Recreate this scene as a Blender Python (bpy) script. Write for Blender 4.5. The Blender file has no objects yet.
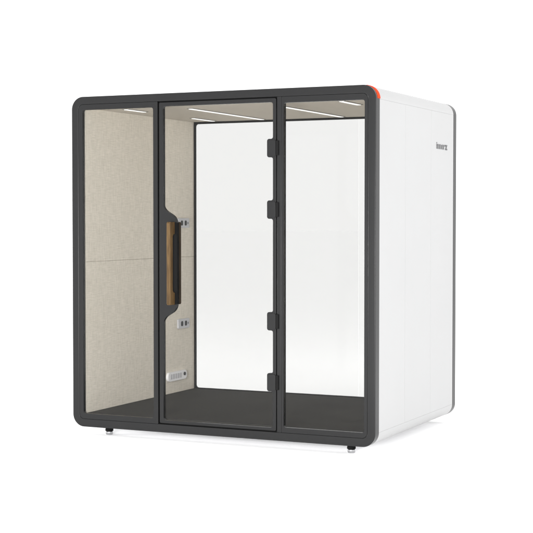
import bpy, bmesh, math
from mathutils import Vector, Matrix, Euler

S = bpy.context.scene
COL = S.collection
PI = math.pi

# ------------------------------------------------------------------ sizes (metres)
W, D, H = 2.163, 1.60, 2.20        # outer width, depth, height of the pod
R = 0.084                          # outer corner radius
RIM = 0.068                        # depth of the dark end frames
FLOOR_Z = -0.055

# ------------------------------------------------------------------ materials
def new_mat(name):
    m = bpy.data.materials.new(name)
    m.use_nodes = True
    nt = m.node_tree
    b = nt.nodes["Principled BSDF"]
    return m, nt, b

def n(nt, kind, **kw):
    x = nt.nodes.new(kind)
    for k, v in kw.items():
        if hasattr(x, k):
            setattr(x, k, v)
        else:
            x.inputs[k].default_value = v
    return x

def obj_coords(nt, scale=(1, 1, 1), rot=(0, 0, 0)):
    tc = n(nt, "ShaderNodeTexCoord")
    mp = n(nt, "ShaderNodeMapping")
    mp.inputs["Scale"].default_value = scale
    mp.inputs["Rotation"].default_value = rot
    nt.links.new(tc.outputs["Object"], mp.inputs["Vector"])
    return mp.outputs["Vector"]

def ramp(nt, fac, stops):
    r = n(nt, "ShaderNodeValToRGB")
    e = r.color_ramp.elements
    while len(e) < len(stops):
        e.new(0.5)
    for el, (p, c) in zip(e, stops):
        el.position = p
        el.color = (*c, 1)
    nt.links.new(fac, r.inputs["Fac"])
    return r.outputs["Color"]

def bump(nt, b, height, strength, dist):
    bp = n(nt, "ShaderNodeBump")
    bp.inputs["Strength"].default_value = strength
    bp.inputs["Distance"].default_value = dist
    nt.links.new(height, bp.inputs["Height"])
    nt.links.new(bp.outputs["Normal"], b.inputs["Normal"])

def coated(name, col, rough, var=0.06, spec=0.5, grain=900, bstr=0.08):
    """Powder coat or paint: near-flat colour with a faint drift and a fine orange peel."""
    m, nt, b = new_mat(name)
    v = obj_coords(nt)
    big = n(nt, "ShaderNodeTexNoise", Scale=2.3, Detail=3.0)
    nt.links.new(v, big.inputs["Vector"])
    lo = tuple(c * (1 - var) for c in col)
    hi = tuple(min(1, c * (1 + var)) for c in col)
    nt.links.new(ramp(nt, big.outputs["Fac"], [(0.3, lo), (0.7, hi)]), b.inputs["Base Color"])
    fine = n(nt, "ShaderNodeTexNoise", Scale=grain, Detail=2.0)
    nt.links.new(v, fine.inputs["Vector"])
    bump(nt, b, fine.outputs["Fac"], bstr, 0.0006)
    b.inputs["Roughness"].default_value = rough
    b.inputs["Specular IOR Level"].default_value = spec
    return m

def linen(name, dark, light):
    """Woven upholstery cloth: uneven threads both ways."""
    m, nt, b = new_mat(name)
    hv = n(nt, "ShaderNodeTexNoise", Scale=1.0, Detail=2.0, Roughness=0.5)
    nt.links.new(obj_coords(nt, (16, 16, 230)), hv.inputs["Vector"])
    vv = n(nt, "ShaderNodeTexNoise", Scale=1.0, Detail=2.0, Roughness=0.5)
    nt.links.new(obj_coords(nt, (190, 190, 14)), vv.inputs["Vector"])
    ad = n(nt, "ShaderNodeMath", operation="ADD")
    nt.links.new(hv.outputs["Fac"], ad.inputs[0])
    nt.links.new(vv.outputs["Fac"], ad.inputs[1])
    hf = n(nt, "ShaderNodeMath", operation="MULTIPLY")
    hf.inputs[1].default_value = 0.5
    nt.links.new(ad.outputs[0], hf.inputs[0])
    nt.links.new(ramp(nt, hf.outputs[0], [(0.28, dark), (0.72, light)]), b.inputs["Base Color"])
    bump(nt, b, hf.outputs[0], 0.12, 0.002)
    b.inputs["Roughness"].default_value = 0.95
    b.inputs["Specular IOR Level"].default_value = 0.1
    return m

def carpet_mat(name):
    m, nt, b = new_mat(name)
    v = obj_coords(nt)
    f = n(nt, "ShaderNodeTexNoise", Scale=120.0, Detail=4.0)
    g = n(nt, "ShaderNodeTexNoise", Scale=5.0, Detail=4.0)
    for q in (f, g):
        nt.links.new(v, q.inputs["Vector"])
    mx = n(nt, "ShaderNodeMath", operation="ADD")
    nt.links.new(f.outputs["Fac"], mx.inputs[0])
    nt.links.new(g.outputs["Fac"], mx.inputs[1])
    hf = n(nt, "ShaderNodeMath", operation="MULTIPLY")
    hf.inputs[1].default_value = 0.5
    nt.links.new(mx.outputs[0], hf.inputs[0])
    nt.links.new(ramp(nt, hf.outputs[0], [(0.35, (.030, .0285, .0255)), (0.65, (.050, .0475, .0425))]), b.inputs["Base Color"])
    bump(nt, b, g.outputs["Fac"], 0.05, 0.003)
    b.inputs["Roughness"].default_value = 0.95
    b.inputs["Specular IOR Level"].default_value = 0.1
    return m

def wood_mat(name):
    m, nt, b = new_mat(name)
    g = n(nt, "ShaderNodeTexNoise", Scale=1.0, Detail=5.0, Roughness=0.6, Distortion=0.6)
    nt.links.new(obj_coords(nt, (150, 150, 7)), g.inputs["Vector"])
    nt.links.new(ramp(nt, g.outputs["Fac"], [(0.28, (.014, .0075, .003)), (0.5, (.050, .029, .011)), (0.75, (.092, .057, .023))]), b.inputs["Base Color"])
    bump(nt, b, g.outputs["Fac"], 0.2, 0.001)
    b.inputs["Roughness"].default_value = 0.55
    b.inputs["Specular IOR Level"].default_value = 0.10
    return m

def glass_mat(name, t):
    """Tinted safety glass as two thin faces: each passes t of the light and adds a weak mirror."""
    m = bpy.data.materials.new(name)
    m.use_nodes = True
    nt = m.node_tree
    nt.nodes.clear()
    out = n(nt, "ShaderNodeOutputMaterial")
    tr = n(nt, "ShaderNodeBsdfTransparent")
    tr.inputs["Color"].default_value = (t, t, t * 0.997, 1)
    gl = n(nt, "ShaderNodeBsdfGlossy", Roughness=0.0)
    fr = n(nt, "ShaderNodeFresnel", IOR=1.22)
    mx = n(nt, "ShaderNodeMixShader")
    nt.links.new(fr.outputs[0], mx.inputs[0])
    nt.links.new(tr.outputs[0], mx.inputs[1])
    nt.links.new(gl.outputs[0], mx.inputs[2])
    nt.links.new(mx.outputs[0], out.inputs["Surface"])
    return m

def glow_mat(name, col, strength):
    m, nt, b = new_mat(name)
    b.inputs["Base Color"].default_value = (.8, .8, .8, 1)
    b.inputs["Emission Color"].default_value = (*col, 1)
    b.inputs["Emission Strength"].default_value = strength
    return m

M_frame = coated("graphite powder coat", (.0088, .0088, .0090), 0.27, spec=0.165, bstr=0.012)
M_seal = coated("black rubber", (.004, .004, .004), 0.7, spec=0.06, bstr=0.0)
M_white = coated("white lacquer", (.298, .298, .299), 0.38, var=0.01, spec=0.40, bstr=0.03)
M_orange = coated("orange lacquer", (.74, .040, .006), 0.6, var=0.02, spec=0.05, bstr=0.0)
M_linen = linen("oatmeal linen", (.58, .537, .462), (.84, .787, .693))
M_ceil = linen("taupe ceiling cloth", (.51, .470, .405), (.58, .535, .463))
M_carpet = carpet_mat("charcoal carpet")
M_wood = wood_mat("oiled walnut")
M_glass = glass_mat("clear safety glass", 0.855)
M_joint = glass_mat("clear silicone joint", 0.93)
M_glass2 = glass_mat("clearer safety glass", 0.862)
M_plastic = coated("white plastic", (.80, .80, .81), 0.35, var=0.01, spec=0.4, bstr=0.0)
M_trim = coated("shadow line housing", (.20, .19, .17), 0.6, spec=0.2, bstr=0.0)  # dark border stands in for the shadow line beside each diffuser
M_light = glow_mat("light diffuser", (1.0, .985, .96), 0.88)
M_alu = coated("brushed aluminium", (.50, .50, .52), 0.45, spec=0.5)
M_hole = coated("black plastic", (.012, .012, .013), 0.5, spec=0.3)
M_chrome, nt_, b_ = new_mat("chromed steel")
b_.inputs["Base Color"].default_value = (.42, .42, .43, 1)
b_.inputs["Metallic"].default_value = 1.0
b_.inputs["Roughness"].default_value = 0.16
M_ink = coated("dark grey lettering", (.05, .05, .052), 0.5)
M_inkl = coated("mid grey lettering", (.09, .09, .092), 0.5)
M_floor = coated("white studio floor", (.985, .985, .985), 0.9, var=0.003, spec=0.0, bstr=0.0)

# ------------------------------------------------------------------ mesh helpers
def link(name, bm, mat, parent=None, smooth=30):
    bmesh.ops.recalc_face_normals(bm, faces=bm.faces)
    me = bpy.data.meshes.new(name)
    bm.to_mesh(me)
    bm.free()
    for mm in (mat if isinstance(mat, (list, tuple)) else [mat]):
        me.materials.append(mm)
    if smooth:
        for p in me.polygons:
            p.use_smooth = True
        me.set_sharp_from_angle(angle=math.radians(smooth))
    o = bpy.data.objects.new(name, me)
    COL.objects.link(o)
    if smooth:
        wn = o.modifiers.new("weighted", "WEIGHTED_NORMAL")
        wn.keep_sharp = True
    if parent is not None:
        o.parent = parent
    return o

def rrect(x0, z0, x1, z1, r, seg=12):
    pts = []
    for cx, cz, a0 in ((x1 - r, z1 - r, 0), (x0 + r, z1 - r, 90), (x0 + r, z0 + r, 180), (x1 - r, z0 + r, 270)):
        for i in range(seg + 1):
            a = math.radians(a0 + 90 * i / seg)
            pts.append((cx + r * math.cos(a), cz + r * math.sin(a)))
    return pts

def corner4(x0, z0, x1, z1, rl, rr, seg=10):
    """Rectangle outline with one radius on its left corners and another on its right ones."""
    pts = []
    for cx, cz, a0, r in ((x1 - rr, z1 - rr, 0, rr), (x0 + rl, z1 - rl, 90, rl), (x0 + rl, z0 + rl, 180, rl), (x1 - rr, z0 + rr, 270, rr)):
        for i in range(seg + 1):
            a = math.radians(a0 + 90 * i / seg)
            pts.append((cx + r * math.cos(a), cz + r * math.sin(a)))
    return pts

AX = {"y": lambda u, v, w: (u, w, v),      # outline in x,z pushed along y
      "x": lambda u, v, w: (w, u, v),      # outline in y,z pushed along x
      "z": lambda u, v, w: (u, v, w)}      # outline in x,y pushed along z

def prism(bm, loops, a, b, axis="y", bev=0.0, seg=2):
    """Extrude a filled outline (first loop) with holes (other loops) from a to b; bevel both rims."""
    f = AX[axis]
    start = set(bm.faces)
    edges = []
    for lp in loops:
        vs = [bm.verts.new(f(u, v, a)) for u, v in lp]
        edges += [bm.edges.new((vs[i], vs[(i + 1) % len(vs)])) for i in range(len(vs))]
    bmesh.ops.triangle_fill(bm, edges=edges, use_beauty=True, use_dissolve=False)
    faces = [q for q in bm.faces if q not in start]
    ext = bmesh.ops.extrude_face_region(bm, geom=faces)
    vs = [g for g in ext["geom"] if isinstance(g, bmesh.types.BMVert)]
    mv = Vector(f(0, 0, b - a))
    bmesh.ops.translate(bm, verts=vs, vec=mv)
    new = [q for q in bm.faces if q not in start]
    bmesh.ops.recalc_face_normals(bm, faces=new)
    if bev:
        es = set()
        for q in new:
            for e in q.edges:
                if len(e.link_faces) == 2 and e.calc_face_angle(0) > math.radians(60):
                    n0, n1 = (abs(k.normal.dot(mv.normalized())) for k in e.link_faces)
                    if (n0 > .9) != (n1 > .9):
                        es.add(e)
        bmesh.ops.bevel(bm, geom=list(es), offset=bev, segments=seg, profile=0.5, affect="EDGES", clamp_overlap=True)
    return bm

def box(bm, x0, x1, y0, y1, z0, z1, bev=0.0, seg=2):
    g = bmesh.ops.create_cube(bm, size=1.0)
    vs = g["verts"]
    for v in vs:
        v.co = Vector(((x0 + x1) / 2 + v.co.x * (x1 - x0), (y0 + y1) / 2 + v.co.y * (y1 - y0), (z0 + z1) / 2 + v.co.z * (z1 - z0)))
    if bev:
        es = list({e for v in vs for e in v.link_edges})
        bmesh.ops.bevel(bm, geom=es, offset=bev, segments=seg, profile=0.5, affect="EDGES")
    return bm

def lathe(bm, prof, cx, cy, seg=32):
    """Revolve (radius, z) points about a vertical axis."""
    rings = []
    for r, z in prof:
        rings.append([bm.verts.new((cx + r * math.cos(2 * PI * i / seg), cy + r * math.sin(2 * PI * i / seg), z)) for i in range(seg)])
    for a, b in zip(rings, rings[1:]):
        for i in range(seg):
            bm.faces.new((a[i], a[(i + 1) % seg], b[(i + 1) % seg], b[i]))
    bm.faces.new(rings[0][::-1])
    bm.faces.new(rings[-1])
    return bm

def bez(p0, p1, p2, p3, k=14):
    out = []
    for i in range(k + 1):
        t = i / k
        s = 1 - t
        out.append(tuple(s**3 * a + 3 * s * s * t * b + 3 * s * t * t * c + t**3 * d for a, b, c, d in zip(p0, p1, p2, p3)))
    return out

def arc(cx, cz, r, a0, a1, k=6):
    return [(cx + r * math.cos(math.radians(a0 + (a1 - a0) * i / k)), cz + r * math.sin(math.radians(a0 + (a1 - a0) * i / k))) for i in range(k + 1)]

# ------------------------------------------------------------------ setting
bm = bmesh.new()
bmesh.ops.create_grid(bm, x_segments=8, y_segments=8, size=150)
fl = link("floor", bm, M_floor, None, 0)
fl.location = (0, 0, FLOOR_Z)
fl["kind"] = "structure"

# ------------------------------------------------------------------ the pod
pod = bpy.data.objects.new("meeting_pod", None)
COL.objects.link(pod)
pod.location = (0, 0, 0)
pod["label"] = "white office meeting pod with dark grey rounded frame, glass front and orange top corner"
pod["category"] = "office pod"

def outer(): return rrect(0, 0, W, H, R, 16)

# dark end frames -----------------------------------------------------------
bm = bmesh.new()
prism(bm, [outer(), rrect(.051, .053, W - .051, H - .051, .036)], 0, RIM, "y", .004, 3)
front_frame = link("front_frame", bm, M_frame, pod)
bm = bmesh.new()
prism(bm, [outer(), rrect(.051, .053, W - .051, H - .051, .036)], D - RIM, D, "y", .004, 3)
rear_frame = link("rear_frame", bm, M_frame, pod)

# orange corner: an L of lacquer round the rim's upper right corner
bm = bmesh.new()
o_ = arc(W - R, H - R, R + .003, 2, 84, 16)
i_ = arc(W - R, H - R, R - .004, 84, 2, 16)
prism(bm, [o_ + i_], .030, RIM + .004, "y", .002, 2)
link("corner_accent", bm, M_orange, front_frame)

# black gasket added behind the glazing and round the door to darken the gaps
bm = bmesh.new()
prism(bm, [rrect(.045, .047, W - .045, H - .045, .03),
           rrect(.066, .070, .640, H - .066, .01),
           rrect(.684, .068, 1.494, H - .070, .01),
           rrect(1.546, .070, W - .066, H - .066, .01)], .026, .050, "y")
link("gasket", bm, M_seal, pod, 0)

# white shell ---------------------------------------------------------------
Y0, Y1 = RIM, D - RIM
seams = [Y0, .535, 1.045, Y1]
lettering_host = None
for s in (0, 1):
    for a, b in zip(seams, seams[1:]):
        bm = bmesh.new()
        x0, x1 = (W - .026, W - .001) if s else (.001, .026)
        g = .0003
        ga = 0 if a == Y0 else g
        gb = 0 if b == Y1 else g
        box(bm, x0, x1, a + ga, b - gb, R + .0004, H - R - .0004, .0007, 2)
        o = link("side_panel", bm, M_white, pod)
        if s and b == Y1:
            lettering_host = o
for cx, cz, a0 in ((W - R, H - R, 0), (R, H - R, 90), (R, R, 180), (W - R, R, 270)):
    bm = bmesh.new()
    prism(bm, [arc(cx, cz, R - .001, a0, a0 + 90, 16) + arc(cx, cz, R - .024, a0 + 90, a0, 16)], Y0, Y1, "y")
    link("corner_profile", bm, M_white, pod)
bm = bmesh.new(); box(bm, R + .001, W - R - .001, Y0, Y1, H - .026, H - .001, .001)
link("roof_panel", bm, M_white, pod)
bm = bmesh.new(); box(bm, R + .001, W - R - .001, Y0, Y1, .001, .026, .001)
link("base_panel", bm, M_plastic, pod)  # made whiter than the shell to bounce light under the pod

# lettering on the right side
def text_mesh(name, body, size, mat, parent, loc, bold=0.0, squeeze=1.0):
    cu = bpy.data.curves.new(name, "FONT")
    cu.body = body
    cu.size = size
    cu.extrude = .0012
    cu.offset = bold
    cu.space_character = 0.98
    tmp = bpy.data.objects.new(name, cu)
    COL.objects.link(tmp)
    bpy.context.view_layer.update()
    me = bpy.data.meshes.new_from_object(tmp.evaluated_get(bpy.context.evaluated_depsgraph_get()))
    bpy.data.objects.remove(tmp)
    bpy.data.curves.remove(cu)
    # letters read front to back along +y on the wall facing +x
    me.transform(Matrix.Diagonal((squeeze, 1, 1, 1)))
    me.transform(Matrix(((0, 0, 1, 0), (1, 0, 0, 0), (0, 1, 0, 0), (0, 0, 0, 1))))
    w = max(v.co.y for v in me.vertices)
    me.materials.clear()
    me.materials.append(mat)
    o = bpy.data.objects.new(name, me)
    COL.objects.link(o)
    o.parent = parent
    o.location = loc
    return o, w

t1, w1 = text_mesh("lettering", "inner", .066, M_inkl, lettering_host, (W, 1.152, 1.866), .0014, 1.38)
t2, w2 = text_mesh("lettering", "z", .066, M_ink, lettering_host, (W, 1.152 + w1 + .006, 1.866), .0026, 1.38)

# interior -----------------------------------------------------------------
IX0, IX1, IZ0, IZ1 = .075, W - .075, .085, 2.13
IY0, IY1 = .052, D - .014
for s in (0, 1):
    xa, xb = (IX1, IX1 + .045) if s else (IX0 - .045, IX0)
    for z0, z1 in ((IZ0 + .0005, 1.1012), (1.1024, IZ1 - .0005)):
        bm = bmesh.new(); box(bm, xa, xb, IY0, IY1, z0, z1, .0012, 2)
        link("acoustic_panel", bm, M_linen, pod)
bm = bmesh.new(); box(bm, IX0 - .02, IX1 + .02, IY0, IY1, IZ1, IZ1 + .03)
link("ceiling_panel", bm, M_ceil, pod, 0)
bm = bmesh.new(); box(bm, IX0 - .02, IX1 + .02, IY0, IY1, IZ0 - .03, IZ0)
link("carpet", bm, M_carpet, pod, 0)

def light_strip(x, y0, y1, w=.024):
    bm = bmesh.new()
    prism(bm, [[(x - w, y0 - .012), (x + w, y0 - .012), (x + w, y1 + .012), (x - w, y1 + .012)],
               [(x - w + .009, y0), (x + w - .009, y0), (x + w - .009, y1), (x - w + .009, y1)]], IZ1 - .0035, IZ1 + .004, "z", .0008)
    t = link("ceiling_light", bm, M_trim, pod, 0)
    bm = bmesh.new(); box(bm, x - w + .0095, x + w - .0095, y0 + .0005, y1 - .0005, IZ1 - .0065, IZ1 + .003)
    link("diffuser", bm, M_light, t, 0)
for a in ((.27, .25, .50), (.287, 1.18, 1.50), (.695, .38, 1.505), (1.330, .38, 1.505), (1.838, .25, .55), (1.838, 1.18, 1.50)):
    light_strip(*a)

def socket(yc, zc):
    bm = bmesh.new()
    prism(bm, [rrect(yc - .086, zc - .036, yc + .086, zc + .036, .010, 6)], IX0, IX0 + .014, "x", .003, 2)
    t = link("power_socket", bm, M_alu, pod)
    for dy in (-.032, .028):
        bm = bmesh.new()
        prism(bm, [rrect(yc + dy - .016, zc - .019, yc + dy + .016, zc + .019, .012, 6)], IX0 + .013, IX0 + .0155, "x", .0006)
        link("outlet", bm, M_hole, t)
    bm = bmesh.new()
    prism(bm, [rrect(yc + .058, zc - .008, yc + .070, zc + .008, .003, 4)], IX0 + .013, IX0 + .0152, "x", .0004)
    link("button", bm, M_inkl, t)
socket(1.400, 1.3585)
socket(1.400, .599)

# white control box low on the wall
yc, zc = 1.288, .213
bm = bmesh.new()
prism(bm, [rrect(yc - .145, zc - .034, yc + .145, zc + .034, .032, 8)], IX0, IX0 + .020, "x", .005, 3)
cbox = link("control_box", bm, M_plastic, pod)
for k in range(5):
    bm = bmesh.new()
    y = yc - .098 + k * .036
    prism(bm, [rrect(y - .014, zc - .019, y + .014, zc + .019, .005, 4)], IX0 + .019, IX0 + .0212, "x", .0005)
    link("switch", bm, M_alu, cbox)
bm = bmesh.new()
prism(bm, [arc(yc + .105, zc + .006, .013, 0, 345, 23)], IX0 + .019, IX0 + .026, "x", .001)
link("knob", bm, M_hole, cbox)

# front glazing --------------------------------------------------------------
FY0, FY1 = .0015, .0235
def pane(x0, z0, x1, z1, parent, r=.016, ya=.010, yb=.018):
    bm = bmesh.new()
    prism(bm, [rrect(x0 - .005, z0 - .005, x1 + .005, z1 + .005, r + .004, 8)], ya, yb, "y")
    link("glass_pane", bm, M_glass, parent, 0)

bm = bmesh.new()
prism(bm, [corner4(.0524, .0544, .655, H - .0524, .0345, .004), rrect(.083, .089, .622, 2.112, .016, 8)], FY0, FY1, "y", .0015)
lw = link("fixed_window", bm, M_frame, pod)
pane(.083, .089, .622, 2.112, lw)

bm = bmesh.new()
prism(bm, [corner4(1.5374, .0544, W - .0524, H - .0524, .004, .0345), rrect(1.5525, .087, W - .073, 2.110, .014, 8)], FY0, FY1, "y", .0015)
rw = link("fixed_window", bm, M_frame, pod)
pane(1.5525, .087, W - .073, 2.110, rw)

bm = bmesh.new()
box(bm, 1.5075, 1.5360, .0012, .0255, .0535, H - .0515, .0015)
link("mullion", bm, M_frame, pod)

# door: one sheet of dark frame with the swollen grip plate and the hinge tabs
hinge_z = (1.831, 1.4475, .7487, .3658)
L, RT, TAB, B_, T_ = .695, 1.479, 1.4385, .080, 2.116
inner = []
inner += arc(L + .016, B_ + .016, .016, 270, 180)                       # lower left
inner += [(x, z) for x, z in bez((L, .700), (L, .790), (.798, .755), (.798, .850))]
inner += [(x, z) for x, z in bez((.798, 1.350), (.798, 1.445), (L, 1.410), (L, 1.500))]
inner += arc(L + .016, T_ - .016, .016, 180, 90)
inner += arc(RT - .016, T_ - .016, .016, 90, 0)
for z in hinge_z:
    hh = .0575
    inner += arc(RT - .013, z + hh + .013, .013, 0, -90, 6)
    inner += arc(TAB + .014, z + hh - .014, .014, 90, 180, 6)
    inner += arc(TAB + .014, z - hh + .014, .014, 180, 270, 6)
    inner += arc(RT - .013, z - hh - .013, .013, 90, 0, 6)
inner += arc(RT - .016, B_ + .016, .016, 0, -90)
bm = bmesh.new()
prism(bm, [rrect(.6675, .0620, 1.5012, H - .0595, .010, 6), inner], .0005, FY1, "y", .0012)
door = link("door", bm, M_frame, pod)
pane(L, B_, RT, T_, door)

# walnut pull on each face of the door
def pull(face, way):
    xa, xb, za, zb = .753, .783, .835, 1.3695
    dep, th, post = .062, .034, .078
    p = [(0, za), (dep - .008, za), (dep, za + .008), (dep, zb - .008), (dep - .008, zb), (0, zb),
         (0, zb - post), (dep - th - .012, zb - post - .002), (dep - th, zb - post - .016),
         (dep - th, za + post + .016), (dep - th - .012, za + post + .002), (0, za + post)]
    bm = bmesh.new()
    prism(bm, [[(face + way * u, v) for u, v in p]], xa, xb, "x", .004, 3)
    link("pull_handle", bm, M_wood, door)
pull(.0005, -1)
pull(FY1, 1)

bm = bmesh.new()
box(bm, .768, .7990, -.0035, FY1 + .002, .8385, 1.366, .0015)
link("grip_base", bm, M_seal, door)

# hinges: leaf on the door; a black block stands in for the shaded slot beside it
for z in hinge_z:
    bm = bmesh.new()
    prism(bm, [rrect(1.4445, z - .050, 1.5005, z + .050, .010, 6)], -.009, .0005, "y", .003, 2)
    hg = link("hinge", bm, M_frame, door)
    bm = bmesh.new()
    box(bm, 1.5008, 1.5205, -.008, .0012, z - .0455, z + .0455, .002)
    link("slot_block", bm, M_seal, hg)

# rear glazing -----------------------------------------------------------------
bm = bmesh.new()
prism(bm, [rrect(.0555, .0575, W - .0555, H - .0555, .03), rrect(.092, .092, W - .092, 2.114, .022, 8)], D - .0135, D - .0025, "y", .001)
rear = link("rear_window", bm, M_frame, pod)
XJ = 1.4285
for x0, x1 in ((.087, XJ - .003), (XJ + .003, W - .087)):
    bm = bmesh.new()
    box(bm, x0, x1, D - .011, D - .005, .087, 2.119)
    link("glass_pane", bm, M_glass if x0 < 1 else M_glass2, rear, 0)
bm = bmesh.new(); box(bm, XJ - .003, XJ + .003, D - .011, D - .005, .087, 2.119)
link("silicone_joint", bm, M_joint, rear, 0)

# levelling feet ----------------------------------------------------------------
for x, y in ((.232, .085), (1.975, .085), (.36, D - .36), (W - .36, D - .36)):
    bm = bmesh.new()
    lathe(bm, [(.009, .002), (.009, -.010), (.024, -.012), (.027, -.016), (.027, -.029), (.022, -.031)], x, y)
    ft = link("levelling_foot", bm, M_seal, pod)
    bm = bmesh.new()
    lathe(bm, [(.018, -.0305), (.023, -.034), (.024, -.048), (.021, FLOOR_Z + .0005)], x, y)
    link("foot_pad", bm, M_chrome, ft)

# ------------------------------------------------------------------ light
w = bpy.data.worlds.new("World")
S.world = w
w.use_nodes = True
bg = w.node_tree.nodes["Background"]
bg.inputs["Color"].default_value = (1, 1, 1, 1)
bg.inputs["Strength"].default_value = 1.65

def area(name, loc, target, size, power, col=(1, 1, 1)):
    l = bpy.data.lights.new(name, "AREA")
    l.shape = "RECTANGLE"
    l.size, l.size_y = size
    l.energy = power
    l.color = col
    o = bpy.data.objects.new(name, l)
    COL.objects.link(o)
    o.location = loc
    o.rotation_euler = (Vector(target) - Vector(loc)).to_track_quat("-Z", "Y").to_euler()
    return o
area("fill_overhead", (1.1, .8, 7.5), (1.1, .8, 0), (7, 7), 60)  # added fill from above, out of view, whitens the floor

area("front_fill", (2.6, -6.6, .95), (1.1, 0, .5), (1.8, 1.4), 900)  # added low fill for the interior and the floor under the front edge
area("front_left_fill", (-7.6, -3.6, .9), (.8, 0, .0), (2.0, 1.3), 900)  # added from the left to wash out the shadow under the pod
area("side_fill", (8.0, .4, 2.3), (2.2, .6, .0), (3.0, 1.0), 200)  # added fill that lifts the floor along the right side

# ------------------------------------------------------------------ camera
cd = bpy.data.cameras.new("Camera")
cam = bpy.data.objects.new("Camera", cd)
COL.objects.link(cam)
cam.location = (5.18551743, -7.99004285, 1.38865826)
cam.rotation_euler = Euler((PI / 2 - .0336367633, 0, .438839476), "XYZ")
cd.sensor_width = 36
cd.lens = 36 * 1410.79154 / 533
cd.clip_end = 600
S.camera = cam

# ------------------------------------------------------------------ render
S.view_settings.view_transform = "Standard"
S.view_settings.look = "None"
S.view_settings.exposure = 0
S.view_settings.gamma = 1
S.cycles.use_denoising = True
S.cycles.max_bounces = 12
S.cycles.diffuse_bounces = 6
S.cycles.transparent_max_bounces = 24
